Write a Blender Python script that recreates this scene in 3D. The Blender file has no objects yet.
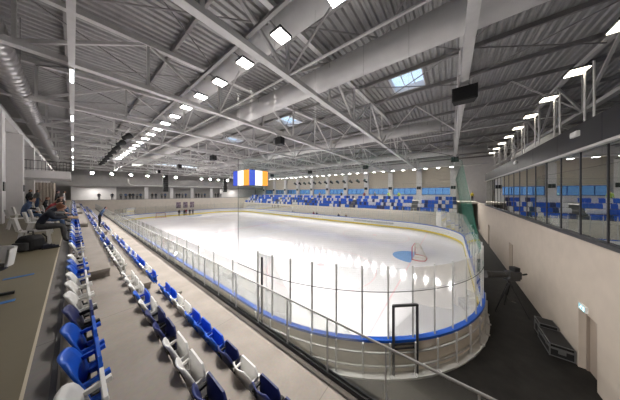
import bpy, math, random
from mathutils import Vector, Matrix
random.seed(7)
C = bpy.context.scene.collection
PI = math.pi
H = 6.2                      # eye height above the lower floor
sc = bpy.context.scene

# ------------------------------------------------------------------ materials
def mat(name, col, rough=.6, metal=0., var=.0, scale=6., bump=0., spec=.5, coords='Object', alpha=None, var2=None):
    m = bpy.data.materials.new(name); m.use_nodes = True
    nt = m.node_tree; b = nt.nodes['Principled BSDF']
    b.inputs['Base Color'].default_value = (*col, 1); b.inputs['Roughness'].default_value = rough
    b.inputs['Metallic'].default_value = metal; b.inputs['Specular IOR Level'].default_value = spec
    if var or bump:
        tc = nt.nodes.new('ShaderNodeTexCoord'); n = nt.nodes.new('ShaderNodeTexNoise')
        n.inputs['Scale'].default_value = scale; n.inputs['Detail'].default_value = 5
        nt.links.new(tc.outputs[coords], n.inputs['Vector'])
        if var:
            r = nt.nodes.new('ShaderNodeValToRGB')
            r.color_ramp.elements[0].position = .3; r.color_ramp.elements[1].position = .7
            r.color_ramp.elements[0].color = (*[c*(1-var) for c in col], 1)
            r.color_ramp.elements[1].color = (*[min(1, c*(1+var)) for c in (var2 or col)], 1)
            nt.links.new(n.outputs['Fac'], r.inputs['Fac']); nt.links.new(r.outputs['Color'], b.inputs['Base Color'])
        if bump:
            bp = nt.nodes.new('ShaderNodeBump'); bp.inputs['Strength'].default_value = bump; bp.inputs['Distance'].default_value = .02
            nt.links.new(n.outputs['Fac'], bp.inputs['Height']); nt.links.new(bp.outputs['Normal'], b.inputs['Normal'])
    return m

def emis(name, col, s):
    m = bpy.data.materials.new(name); m.use_nodes = True; nt = m.node_tree
    nt.nodes.clear(); o = nt.nodes.new('ShaderNodeOutputMaterial'); e = nt.nodes.new('ShaderNodeEmission')
    e.inputs['Color'].default_value = (*col, 1); e.inputs['Strength'].default_value = s
    nt.links.new(e.outputs[0], o.inputs[0]); return m

def glass(name, tint, base, gain, rough=0.):
    m = bpy.data.materials.new(name); m.use_nodes = True; nt = m.node_tree
    nt.nodes.clear(); o = nt.nodes.new('ShaderNodeOutputMaterial')
    t = nt.nodes.new('ShaderNodeBsdfTransparent'); t.inputs[0].default_value = (*tint, 1)
    g = nt.nodes.new('ShaderNodeBsdfGlossy'); g.inputs['Roughness'].default_value = rough
    g.inputs['Color'].default_value = (.9, .93, .92, 1)
    f = nt.nodes.new('ShaderNodeFresnel'); f.inputs['IOR'].default_value = 1.45
    ma = nt.nodes.new('ShaderNodeMath'); ma.operation = 'MULTIPLY_ADD'; ma.use_clamp = True
    ma.inputs[1].default_value = gain; ma.inputs[2].default_value = base
    mx = nt.nodes.new('ShaderNodeMixShader')
    nt.links.new(f.outputs[0], ma.inputs[0]); nt.links.new(ma.outputs[0], mx.inputs[0])
    nt.links.new(t.outputs[0], mx.inputs[1]); nt.links.new(g.outputs[0], mx.inputs[2]); nt.links.new(mx.outputs[0], o.inputs[0])
    return m

def concrete_mat(name, col, pitch, var=.12, rough=.75):
    """cast concrete with blotches and joints across the terrace every few metres"""
    m = mat(name, col, rough, var=var, scale=1.6, bump=.05)
    nt = m.node_tree; b = nt.nodes['Principled BSDF']
    src = b.inputs['Base Color'].links[0].from_socket
    tc = nt.nodes.new('ShaderNodeTexCoord'); sp = nt.nodes.new('ShaderNodeSeparateXYZ')
    nt.links.new(tc.outputs['Object'], sp.inputs[0])
    a = nt.nodes.new('ShaderNodeMath'); a.operation = 'DIVIDE'; a.inputs[1].default_value = pitch
    f = nt.nodes.new('ShaderNodeMath'); f.operation = 'FRACT'
    l = nt.nodes.new('ShaderNodeMath'); l.operation = 'LESS_THAN'; l.inputs[1].default_value = .012/pitch
    nt.links.new(sp.outputs['Y'], a.inputs[0]); nt.links.new(a.outputs[0], f.inputs[0]); nt.links.new(f.outputs[0], l.inputs[0])
    n2 = nt.nodes.new('ShaderNodeTexNoise'); n2.inputs['Scale'].default_value = 22; n2.inputs['Detail'].default_value = 3
    nt.links.new(tc.outputs['Object'], n2.inputs['Vector'])
    mm = nt.nodes.new('ShaderNodeMix'); mm.data_type = 'RGBA'; mm.blend_type = 'MULTIPLY'; mm.inputs[0].default_value = .25
    nt.links.new(src, mm.inputs[6]); nt.links.new(n2.outputs['Color'], mm.inputs[7])
    mx = nt.nodes.new('ShaderNodeMix'); mx.data_type = 'RGBA'
    nt.links.new(l.outputs[0], mx.inputs[0]); nt.links.new(mm.outputs[2], mx.inputs[6]); mx.inputs[7].default_value = (*[c*.55 for c in col], 1)
    nt.links.new(mx.outputs[2], b.inputs['Base Color'])
    return m

M = dict(
    rubber=mat('black_rubber_floor', (.013, .012, .011), .6, spec=.25, var=.35, scale=3, bump=.1),
    ice=mat('ice', (.79, .775, .80), .085, var=.05, scale=.35, spec=.6),
    terrace=concrete_mat('terrace_concrete', (.31, .27, .235), 3.0),
    kerb=concrete_mat('kerb_concrete', (.19, .175, .165), 1.5, .18),
    screed=mat('walkway_screed', (.16, .135, .085), .45, var=.1, scale=.8, bump=.02),
    edge=mat('pale_edge_strip', (.55, .48, .36), .5),
    beige=mat('beige_plaster', (.56, .485, .41), .8, var=.04, scale=2),
    beige_far=mat('pale_beige_cladding', (.80, .73, .64), .8, var=.04, scale=2),
    white_wall=mat('white_plaster', (.72, .70, .69), .8, var=.04, scale=2),
    grey_wall=mat('grey_plaster', (.33, .32, .31), .8, var=.06, scale=2),
    slat=mat('beige_slats', (.56, .50, .42), .6),
    deck=mat('galvanised_deck', (.37, .365, .36), .5, .2, var=.1, scale=3),
    steel=mat('painted_steel', (.60, .59, .58), .5, .1, var=.05, scale=4),
    purlin=mat('grey_purlin', (.27, .26, .255), .55, .2),
    duct=mat('white_fabric_duct', (.62, .61, .60), .7, var=.05, scale=1.5),
    spiral=mat('spiral_duct_metal', (.42, .41, .41), .32, .75, var=.15, scale=5),
    darkmetal=mat('dark_grey_metal', (.055, .055, .06), .42, .3, var=.06, scale=2),
    fascia=mat('anthracite_panel', (.035, .035, .039), .35, .3, var=.06, scale=1.2),
    black=mat('matt_black', (.014, .014, .015), .6, var=.2, scale=9),
    blackgloss=mat('satin_black', (.014, .014, .015), .5, spec=.3),
    alu=mat('aluminium', (.62, .61, .59), .4, .3),
    galv=mat('galvanised_steel', (.55, .54, .53), .5, .1, var=.1, scale=8),
    board=mat('white_board', (.80, .79, .77), .35, var=.03, scale=2),
    boardback=mat('cream_board_back', (.74, .68, .58), .6, var=.06, scale=2),
    cap=mat('blue_cap_rail', (.012, .10, .52), .35),
    kick=mat('yellow_kick_plate', (.84, .68, .10), .45),
    green=mat('green_net_cord', (.035, .17, .12), .8),
    rope=mat('black_rope', (.02, .02, .02), .8),
    red=mat('red_pipe', (.45, .02, .03), .35),
    netwhite=mat('white_goal_net', (.62, .58, .52), .8),
    iceblue=mat('blue_ice_paint', (.20, .40, .76), .1, var=.05, scale=2),
    icered=mat('red_ice_paint', (.86, .60, .64), .1, var=.08, scale=2),
    iceblueline=mat('blue_line_paint', (.74, .78, .88), .1, var=.05, scale=2),
    blue=mat('royal_blue_plastic', (.013, .11, .60), .4, var=.06, scale=6),
    navy=mat('navy_plastic', (.022, .032, .14), .4, var=.06, scale=6),
    white=mat('white_plastic', (.78, .765, .74), .4, var=.04, scale=6),
    skin=mat('skin', (.50, .30, .22), .6),
    hair=mat('dark_hair', (.035, .022, .016), .7), redhair=mat('auburn_hair', (.20, .075, .035), .7),
    c_navy=mat('navy_cloth', (.022, .026, .042), .85, var=.2, scale=20), c_grey=mat('grey_cloth', (.16, .165, .17), .85, var=.15, scale=20),
    c_black=mat('black_cloth', (.018, .018, .02), .85, var=.2, scale=20), c_red=mat('dark_red_cloth', (.26, .025, .03), .85, var=.2, scale=20),
    c_denim=mat('denim', (.06, .10, .20), .85, var=.15, scale=20), c_white=mat('white_cloth', (.6, .58, .56), .85),
    c_yellow=mat('yellow_cloth', (.75, .60, .03), .8), c_brown=mat('tan_cloth', (.30, .20, .12), .85), c_blue=mat('blue_cloth', (.05, .12, .38), .85),
    c_char=mat('charcoal_trousers', (.07, .07, .072), .85, var=.15, scale=20), c_green=mat('lime_cloth', (.45, .60, .08), .8),
    door=mat('beige_door', (.40, .33, .27), .6), frame=mat('brown_door_frame', (.30, .245, .20), .6),
    curtain=mat('pale_curtain', (.50, .44, .38), .9, var=.12, scale=8),
    tape=mat('blue_floor_tape', (.03, .16, .45), .5, var=.15, scale=12),
    lamp=emis('lamp_diffuser', (1., .97, .93), 14.), lampwarm=emis('warm_lamp_diffuser', (1., .93, .74), 5.),
    flood=emis('floodlight_face', (1., .97, .92), 500.), tube=emis('tube_lamp', (.95, .97, 1.), 10.),
    glass=glass('rink_glass', (.975, .98, .975), .0, .5), guard=glass('guard_glass', (.965, .975, .968), .0, .5),
    lounge=glass('tinted_coated_glass', (.34, .35, .34), .32, 1.0), bluewin=glass('blue_tinted_window', (.27, .38, .50), .03, .8),
    skyglass=glass('rooflight_glass', (.85, .92, 1.), .02, .6),
    led_blue=emis('led_blue', (.05, .08, .42), .9), led_white=emis('led_white', (1., .95, .85), .85), led_orange=emis('led_orange', (.95, .34, .05), .8),
    caseedge=mat('worn_case_edging', (.20, .20, .20), .4, .5),
    camblack=mat('camera_black', (.035, .035, .037), .38),
    exit_face=emis('exit_sign_face', (.25, .50, .55), .7), exit_white=emis('exit_sign_white', (.9, 1, 1), 1.2),
    poster=mat('dark_poster', (.11, .12, .22), .6, var=.7, scale=2.2, var2=(.3, .22, .26)),
    advert=mat('grey_advert_strip', (.50, .50, .50), .5, var=.25, scale=4),
    paper=mat('brown_folder', (.45, .32, .19), .7),
)

# ------------------------------------------------------------------ mesh builder
class MB:
    def __init__(s): s.v = []; s.f = []; s.mi = []; s.cur = 0
    def mat(s, i): s.cur = i; return s
    def face(s, idx): s.f.append(tuple(idx)); s.mi.append(s.cur)
    def quad(s, *pts):
        n = len(s.v); s.v += [Vector(p) for p in pts]; s.face(range(n, n+len(pts))); return s
    def box(s, x0, x1, y0, y1, z0, z1, rot=None):
        n = len(s.v)
        p = [Vector((x, y, z)) for z in (z0, z1) for y in (y0, y1) for x in (x0, x1)]
        if rot: p = [rot @ q for q in p]
        s.v += p
        for q in ((0,2,3,1),(4,5,7,6),(0,1,5,4),(2,6,7,3),(0,4,6,2),(1,3,7,5)): s.face([n+i for i in q])
        return s
    def bar(s, p, q, w, h):
        p, q = Vector(p), Vector(q); d = (q-p).normalized()
        up = Vector((0,0,1)) if abs(d.z) < .95 else Vector((1,0,0))
        r = d.cross(up).normalized()*(w/2); u = r.cross(d).normalized()*(h/2)
        n = len(s.v)
        for a in (p, q): s.v += [a-r-u, a+r-u, a+r+u, a-r+u]
        for t in ((0,3,2,1),(4,5,6,7),(0,1,5,4),(1,2,6,5),(2,3,7,6),(3,0,4,7)): s.face([n+i for i in t])
        return s
    def tube(s, pts, r, k=8, caps=True, closed=False):
        pts = [Vector(p) for p in pts]; m = len(pts); base = len(s.v); prev = None
        rr = r if isinstance(r, (list, tuple)) else [r]*m
        for i, p in enumerate(pts):
            if closed: d = (pts[(i+1) % m]-pts[i-1]).normalized()
            else: d = (pts[min(i+1, m-1)]-pts[max(i-1, 0)]).normalized()
            if prev is None:
                up = Vector((0,0,1)) if abs(d.z) < .95 else Vector((1,0,0)); a = d.cross(up).normalized()
            else: a = (prev - d*prev.dot(d)).normalized()
            prev = a; b = d.cross(a)
            for j in range(k):
                t = 2*PI*j/k; s.v.append(p + a*math.cos(t)*rr[i] + b*math.sin(t)*rr[i])
        for i in range(m if closed else m-1):
            for j in range(k):
                A = base+i*k+j; B = base+i*k+(j+1) % k; i2 = (i+1) % m
                s.face((A, B, base+i2*k+(j+1) % k, base+i2*k+j))
        if caps and not closed:
            s.face([base+j for j in range(k)][::-1]); s.face([base+(m-1)*k+j for j in range(k)])
        return s
    def sweep(s, path, prof, closed=True):
        """path: list of ((x,y),(nx,ny)); prof: closed loop of (offset along n, z)"""
        base = len(s.v); m = len(path); k = len(prof)
        for (p, n) in path:
            for (o, z) in prof: s.v.append(Vector((p[0]+n[0]*o, p[1]+n[1]*o, z)))
        for i in range(m if closed else m-1):
            i2 = (i+1) % m
            for j in range(k): s.face((base+i*k+j, base+i*k+(j+1) % k, base+i2*k+(j+1) % k, base+i2*k+j))
        if not closed:
            s.face([base+j for j in range(k)][::-1]); s.face([base+(m-1)*k+j for j in range(k)])
        return s
    def lathe(s, c, prof, k=16):
        base = len(s.v); c = Vector(c)
        for (r, z) in prof:
            for j in range(k): s.v.append(c+Vector((r*math.cos(2*PI*j/k), r*math.sin(2*PI*j/k), z)))
        for i in range(len(prof)-1):
            for j in range(k): s.face((base+i*k+j, base+i*k+(j+1) % k, base+(i+1)*k+(j+1) % k, base+(i+1)*k+j))
        s.face([base+j for j in range(k)][::-1]); s.face([base+(len(prof)-1)*k+j for j in range(k)])
        return s
    def prism(s, poly, z0, z1):
        n = len(s.v); k = len(poly)
        s.v += [Vector((x, y, z0)) for x, y in poly] + [Vector((x, y, z1)) for x, y in poly]
        s.face(range(n+k-1, n-1, -1)); s.face(range(n+k, n+2*k))
        for i in range(k): s.face((n+i, n+(i+1) % k, n+k+(i+1) % k, n+k+i))
        return s
    def move(s, d, rz=0., start=0):
        R = Matrix.Rotation(rz, 3, 'Z'); d = Vector(d)
        for i in range(start, len(s.v)): s.v[i] = R @ s.v[i] + d
        return s
    def build(s, name, m, parent=None, smooth=False, origin=None, bevel=0.):
        """world coordinates in; origin: parent's place, or centre of the base"""
        ms = m if isinstance(m, (list, tuple)) else [m]
        if parent is not None: org = wloc(parent)
        elif origin is not None: org = Vector(origin)
        else:
            xs = [v.x for v in s.v]; ys = [v.y for v in s.v]; zs = [v.z for v in s.v]
            org = Vector(((min(xs)+max(xs))/2, (min(ys)+max(ys))/2, min(zs)))
        me = bpy.data.meshes.new(name)
        me.from_pydata([v-org for v in s.v], [], s.f)
        for q in ms: me.materials.append(q)
        me.polygons.foreach_set('material_index', s.mi)
        me.polygons.foreach_set('use_smooth', [smooth]*len(s.f))
        me.update()
        o = bpy.data.objects.new(name, me); C.objects.link(o)
        if parent is not None: o.parent = parent
        else: o.location = org
        o['_w'] = tuple(org)
        if bevel:
            b = o.modifiers.new('edge', 'BEVEL'); b.width = bevel; b.segments = 2; b.limit_method = 'ANGLE'
        return o

def wloc(o):
    return Vector(o['_w'])
def tag(o, label=None, cat=None, group=None, kind=None):
    if label: o['label'] = label
    if cat: o['category'] = cat
    if group: o['group'] = group
    if kind: o['kind'] = kind
    return o
def thing(name, label, cat, loc, group=None):
    o = bpy.data.objects.new(name, None); C.objects.link(o); o.location = loc; o['_w'] = tuple(loc)
    o.empty_display_size = .2
    return tag(o, label, cat, group)
def struct(name, mb, m, parent=None, label=None, **k):
    o = mb.build(name, m, parent, **k)
    if parent is None: o['kind'] = 'structure'
    if label: o['label'] = label
    return o
def dup(root, loc, rz=0., label=None, group=None):
    r = root.copy(); C.objects.link(r); r.location = loc; r.rotation_euler = (0, 0, rz)
    if label: r['label'] = label
    if group: r['group'] = group
    for ch in list(root.children):
        c = ch.copy(); C.objects.link(c); c.parent = r
        for g in list(ch.children):
            d = g.copy(); C.objects.link(d); d.parent = c
    return r
ORD = ['first','second','third','fourth','fifth','sixth','seventh','eighth','ninth','tenth','eleventh','twelfth','thirteenth',
       'fourteenth','fifteenth','sixteenth','seventeenth','eighteenth','nineteenth','twentieth']
def nth(i):
    if i < 20: return ORD[i]
    n = i+1
    return f"{n}{'th' if 10 <= n % 100 <= 20 else {1:'st',2:'nd',3:'rd'}.get(n % 10, 'th')}"

# ------------------------------------------------------------------ camera
F = 182.2
LP = 260.
GL = 26.
cam = bpy.data.cameras.new('camera'); co = bpy.data.objects.new('camera', cam); C.objects.link(co)
cam.sensor_width = 36; cam.lens = F/620*36; cam.shift_y = -7/620; cam.clip_start = .05; cam.clip_end = 400
co.location = (0, 0, H); co.rotation_euler = (PI/2, 0, math.radians(-52.43))
sc.camera = co

# ------------------------------------------------------------------ dimensions
RX0, RX1, RY0, RY1, RR = 4.92, 34.9, -1.22, 58.8, 7.8
WALK, T1, T2, T3 = 4.70, 4.06, 3.40, 2.80
XE0, XE1, XE2, XE3 = -.09, .76, 1.52, 2.94
WR = -3.63                   # wall behind the near goal
WX = 47.6                    # far long wall
XL, YN, YF = -8.0, -14.0, 66.0
XM = 20.6
def roof_z(x): return 14.75 - abs(x-XM)*.055

def rink_path(off=0., n_c=12, step=2.05, far_corner=None):
    """rounded rectangle, counter-clockwise, with outward normals"""
    out = []
    def corner(cx, cy, a0, n):
        for i in range(n+1):
            a = a0+PI/2*i/n; nx, ny = math.cos(a), math.sin(a)
            out.append(((cx+nx*(RR+off), cy+ny*(RR+off)), (nx, ny)))
    def straight(p, q, nrm):
        L = math.dist(p, q); k = max(1, round(L/step))
        for i in range(1, k):
            t = i/k; out.append(((p[0]+(q[0]-p[0])*t, p[1]+(q[1]-p[1])*t), nrm))
    fc = far_corner or n_c
    corner(RX0+RR, RY0+RR, PI, n_c);            straight((RX0+RR, RY0-off), (RX1-RR, RY0-off), (0, -1))
    corner(RX1-RR, RY0+RR, 1.5*PI, n_c);        straight((RX1+off, RY0+RR), (RX1+off, RY1-RR), (1, 0))
    corner(RX1-RR, RY1-RR, 0, fc);              straight((RX1-RR, RY1+off), (RX0+RR, RY1+off), (0, 1))
    corner(RX0+RR, RY1-RR, PI/2, fc);           straight((RX0-off, RY1-RR), (RX0-off, RY0+RR), (-1, 0))
    return out

# ================================================================== SETTING
struct('floor', MB().box(XE3, WX, YN, YF, -.2, 0), M['rubber'])
ice = struct('ice_rink', MB().prism([p for p, n in rink_path(-.04, 24)], .0, .06), M['ice'])
IZ = .062
def strip(name, mb, m):
    o = mb.build(name, m, ice); return o
def flat_rect(x0, x1, y0, y1): return MB().quad((x0, y0, IZ+.002), (x1, y0, IZ+.002), (x1, y1, IZ+.002), (x0, y1, IZ+.002))
GY = RY0+4.0; GY2 = RY1-4.0; CX = (RX0+RX1)/2; CY = (RY0+RY1)/2
def half_w(y):               # ice width at y inside the corners
    d = min(y-RY0, RY1-y)
    return 0 if d >= RR else RR-math.sqrt(max(0, RR*RR-(RR-d)**2))
for gy in (GY, GY2):
    w = half_w(gy); strip('goal_line', flat_rect(RX0+w+.05, RX1-w-.05, gy-.04, gy+.04), M['icered'])
for by in (CY-7.2, CY+7.2): strip('blue_line', flat_rect(RX0+.05, RX1-.05, by-.15, by+.15), M['iceblueline'])
strip('centre_line', flat_rect(RX0+.05, RX1-.05, CY-.15, CY+.15), M['icered'])
def ring(cx, cy, r, w):
    mb = MB(); n = 48
    for i in range(n):
        a, b = 2*PI*i/n, 2*PI*(i+1)/n
        mb.quad(*[(cx+q*math.cos(t), cy+q*math.sin(t), IZ+.003) for q, t in ((r-w, a), (r, a), (r, b), (r-w, b))])
    return mb
def disc(cx, cy, r):
    mb = MB(); mb.quad(*[(cx+r*math.cos(2*PI*i/24), cy+r*math.sin(2*PI*i/24), IZ+.004) for i in range(24)]); return mb
for x in (CX-7, CX+7):
    for y in (GY+6, GY2-6):
        strip('face_off_circle', ring(x, y, 4.5, .06), M['icered']); strip('face_off_spot', disc(x, y, .3), M['icered'])
strip('centre_circle', ring(CX, CY, 4.5, .06), M['iceblueline'])
for gy, s in ((GY, 1), (GY2, -1)):
    mb = MB(); mb.quad(*([(CX+1.83*math.cos(PI*i/20), gy+s*1.83*math.sin(PI*i/20), IZ+.006) for i in range(21)][::s]))
    strip('goal_crease', mb, M['iceblue'])

# --- near terrace (left): walkway, kerb, treads
YT0, YT1 = WR+.02, 61.0
struct('walkway_floor', MB().box(XL, -.24, YT0, YF, 0, WALK), M['screed'])
struct('trim_1', MB().box(-.24, -.222, YT0, YT1, WALK-.3, WALK+.004), M['edge'])
struct('kerb', MB().box(-.222, XE0, YT0, YT1, 0, WALK), M['kerb'])
struct('terrace', MB().box(XE0, XE1, YT0, YT1, 0, T1).box(XE1, XE2, YT0, YT1, 0, T2).box(XE2, XE3, YT0, YT1, 0, T3), M['terrace'])
# thin dark strip along the kerb edge behind the first row
struct('trim_2', MB().box(XE0-.02, XE0+.012, YT0, YT1, WALK-.05, WALK+.012), M['darkmetal'])
# --- far terrace (opposite side)
fx = [36.5, 37.5, 38.35, 39.2]; fz = [2.8, 3.43, 4.06, WALK]
mb = MB()
for i in range(4): mb.box(fx[i], fx[i+1] if i < 3 else WX, -1.0, 57.5, 0, fz[i])
struct('terrace_opposite', mb, M['kerb'])
# parapet in front of the far terrace
struct('parapet', MB().box(36.38, 36.5, -1.0, 57.5, 0, 3.05), M['beige_far'])

# --- walls
w = MB()
zs0, zs1 = 5.85, 7.3
w.box(WX, WX+.3, YN, -.4, 0, 14)
w.box(WX, WX+.3, -.4, 59.5, 0, zs0).box(WX, WX+.3, -.4, 59.5, zs1, 14).box(WX, WX+.3, 59.5, YF, 0, 14)
struct('wall_right', w, M['white_wall'])
bays = [(-.5+6*k) for k in range(-0, 11)]
mb = MB()
for k in range(11):
    y0, y1 = bays[k]+.5, min(bays[k]+5.5, 59.5)
    if y1 <= y0: continue
    n = 15
    for i in range(n):
        z = 7.45+i*.29
        mb.quad((WX-.02, y0, z), (WX-.05, y0, z+.26), (WX-.05, y1, z+.26), (WX-.02, y1, z))
        mb.quad((WX-.05, y0, z+.26), (WX-.02, y0, z+.29), (WX-.02, y1, z+.29), (WX-.05, y1, z+.26))
struct('trim_3', mb, M['slat'], label='beige horizontal slats above the ribbon windows')
for k in range(10):
    y0, y1 = bays[k]+.5, bays[k]+5.5
    wn = struct(f'window_{k+1}', MB().box(WX+.12, WX+.14, y0-.5, y1+.5, zs0, zs1), M['bluewin'])
    fr = MB()
    for z in (zs0, zs1): fr.box(WX-.06, WX+.11, y0, y1, z-.04, z+.04)
    for i in range(5): yy = y0+(y1-y0)*i/4; fr.box(WX-.05, WX+.11, yy-.035, yy+.035, zs0, zs1)
    fr.build('window_frame', M['c_blue'], wn)
# wall behind the near goal, with door openings
doors = [(9.95, 11.0, 2.12), (19.6, 20.7, 2.4), (29.6, 30.6, 2.4)]
w = MB(); x = -.0
SILL = 4.59
xs = XE3
for a, b, h in doors:
    w.box(xs, a, WR-.3, WR, 0, SILL).box(a, b, WR-.3, WR, h, SILL); xs = b
w.box(xs, WX, WR-.3, WR, 0, SILL)
w.box(XL, XE3, WR-.3, WR, 0, SILL)
struct('wall_near_end', w, M['beige'])
for i, (a, b, h) in enumerate(doors):
    d = struct(f'door_{i+1}', MB().box(a+.06, b-.06, WR-.27, WR-.22, 0.01, h-.06), M['door'])
    MB().box(a, a+.06, WR-.29, WR-.16, 0, h).box(b-.06, b, WR-.29, WR-.16, 0, h).box(a, b, WR-.29, WR-.16, h-.06, h).build('door_frame', M['frame'], d)
    MB().tube([(a+.14, WR-.22, 1.02), (a+.14, WR-.17, 1.02), (a+.27, WR-.17, 1.02)], .011, 6).build('door_handle', M['alu'], d)
# lounge above that wall: floor, back, ceiling, fascia, glazing
LX0, LX1 = 1.0, 32.7
GT = H+.408*3.63             # glazing head
FT = H+.668*3.63
struct('lounge_floor', MB().box(LX0, WX, YN+4, WR-.3, 4.1, 4.35), M['grey_wall'])
struct('wall_lounge_back', MB().box(LX0, LX1, YN+4, YN+4.2, 4.35, FT-.1).box(LX1-.2, LX1, YN+4, WR-.1, 4.35, FT-.1).box(LX0, LX0+.2, YN+4, WR-.1, 4.35, FT-.1), M['grey_wall'])
struct('lounge_ceiling', MB().box(LX0, LX1, YN+4, WR-.3, GT+.1, FT-.1), M['grey_wall'])
fa = MB()
nx = 11; dx = (LX1-LX0)/nx
for i in range(nx): fa.box(LX0+i*dx+.008, LX0+(i+1)*dx-.008, WR-.28, WR+.03, GT, FT)
struct('fascia', fa, M['fascia'], label='anthracite fascia panels above the lounge glazing')
struct('trim_4', MB().box(LX0, LX1, WR-.05, WR+.09, GT-.02, GT+.06), M['alu'])
struct('trim_5', MB().box(LX0, LX1, WR-.12, WR+.05, SILL-.0, SILL+.12), M['darkmetal'])
np_ = 22; pw = (LX1-LX0)/np_
for i in range(np_):
    a = LX0+i*pw
    wn = struct(f'window_{i+11}', MB().box(a+.04, a+pw-.04, WR-.09, WR-.075, SILL+.12, GT-.02), M['lounge'])
    MB().box(a-.02, a+.02, WR-.11, WR-.055, SILL+.12, GT-.02).build('mullion', M['darkmetal'], wn)
struct('wall_near', MB().box(XL, WX, YN-.3, YN, 0, 14.3), M['grey_wall'])
# left wall: column line with infill, then the lobby behind
struct('wall_left', MB().box(-2.95, -2.7, YT0, 23.6, WALK, 10.4).box(XL-.3, XL, YN, YF, 0, 14).box(XL, -2.95, 23.3, 23.6, WALK, 10.4), M['white_wall'])
struct('trim_6', MB().box(-3.0, -2.2, YT0, 60, 10.2, 10.55), M['steel'], label='eaves beam over the left columns')
# end wall with the gallery
GX1 = 36.4
w = MB().box(-.29, WX, 61.0, 61.25, 0, 4.62)
struct('wall_far', w, M['beige_far'])
struct('gallery_floor', MB().box(-.29, WX, 61.25, YF, 4.3, 4.55), M['grey_wall'])
struct('ledge', MB().box(-.29, WX, 60.9, 61.3, 4.62, 4.70), M['grey_wall'])
struct('wall_gallery_back', MB().box(XL, WX, YF, YF+.3, 0, 14), M['grey_wall'])
struct('trim_7', MB().box(XL, WX, 61.0, 61.4, 7.65, 9.9), M['grey_wall'], label='grey fascia above the far gallery')
struct('trim_8', MB().box(-.29, 6.4, 64.3, 64.4, 4.55, 7.65).box(31.5, 46, 64.3, 64.4, 4.55, 7.65), M['white_wall'], label='white panels in the far gallery')

# --- ceiling deck, trapezoidal profile with openings for the rooflights
SKY = []
for sx in (14.9, 26.4):
    for sy in (2.5, 14.5, 26.5, 38.5, 50.5): SKY.append((sx-1.2, sx+1.2, sy-1.0, sy+1.0))
xst = sorted({XL, XM, WX} | {v for s_ in SKY for v in s_[:2]})
mb = MB(); per = .34; nper = int((YF-YN)/per)
prof = [(0, 0), (.11, 0), (.17, .09), (.28, .09), (.34, 0)]
ys = []
for i in range(nper+1):
    for (a, z) in prof[:-1]: ys.append((YN+i*per+a, z))
base = 0
for (y, z) in ys:
    for x in xst: mb.v.append(Vector((x, y, roof_z(x)+z)))
nxs = len(xst)
for i in range(len(ys)-1):
    ym = (ys[i][0]+ys[i+1][0])/2
    for j in range(nxs-1):
        xm = (xst[j]+xst[j+1])/2
        if any(a < xm < b and c < ym < d for a, b, c, d in SKY): continue
        mb.face((i*nxs+j, i*nxs+j+1, (i+1)*nxs+j+1, (i+1)*nxs+j))
ceiling = struct('ceiling', mb, M['deck'], origin=(XM, 26, 14.0))
PX = [XL+1.0+3.4*k for k in range(17) if XL+1.0+3.4*k < WX]
for x in PX:
    z = roof_z(x)-.13
    MB().bar((x, YN, z), (x, YF, z), .12, .24).build('purlin', M['purlin'], ceiling)
for i, (a, b, c, d) in enumerate(SKY):
    wn = struct(f'window_{i+41}', MB().box(a-.05, b+.05, c-.05, d+.05, roof_z((a+b)/2)+.33, roof_z((a+b)/2)+.36), M['skyglass'])
    z0 = roof_z((a+b)/2)-.12; z1 = z0+.45; k = MB()
    k.box(a-.06, a, c-.06, d+.06, z0, z1).box(b, b+.06, c-.06, d+.06, z0, z1).box(a, b, c-.06, c, z0, z1).box(a, b, d, d+.06, z0, z1)
    for q in (1, 2): yy = c+(d-c)*q/3; k.box(a, b, yy-.025, yy+.025, z1-.12, z1-.06)
    k.build('rooflight_kerb', M['white_wall'], wn)

# ================================================================== ROOF STEEL
BC = H+4.9
def make_truss(y, i):
    t = thing('roof_truss', f'grey steel roof truss spanning the hall, {nth(i)} from the near end wall', 'roof truss', (XM, y, BC), 'roof trusses across the hall')
    MB().box(-2.6, WX-.1, y-.14, y+.14, BC, BC+.2).build('bottom_chord', M['steel'], t)
    tz = lambda x: roof_z(x)-.40
    MB().bar((-2.6, y, tz(-2.6)), (XM, y, tz(XM)), .24, .22).bar((XM, y, tz(XM)), (WX-.1, y, tz(WX-.1)), .24, .22).build('top_chord', M['steel'], t)
    px = [-1.2+3.4*k for k in range(15)]
    for k, x in enumerate(px):
        if x > WX-.3: break
        MB().bar((x, y, BC+.2), (x, y, tz(x)), .10, .10).build('vertical', M['steel'], t)
        if k < len(px)-1 and px[k+1] < WX:
            p, q = ((x, y, BC+.15), (px[k+1], y, tz(px[k+1]))) if k % 2 == 0 else ((x, y, tz(x)), (px[k+1], y, BC+.15))
            MB().bar(p, q, .12, .12).build('diagonal', M['steel'], t)
    return t
TY = [-12.5+6*k for k in range(13)]
for i, y in enumerate(TY): make_truss(y, i)
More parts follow.
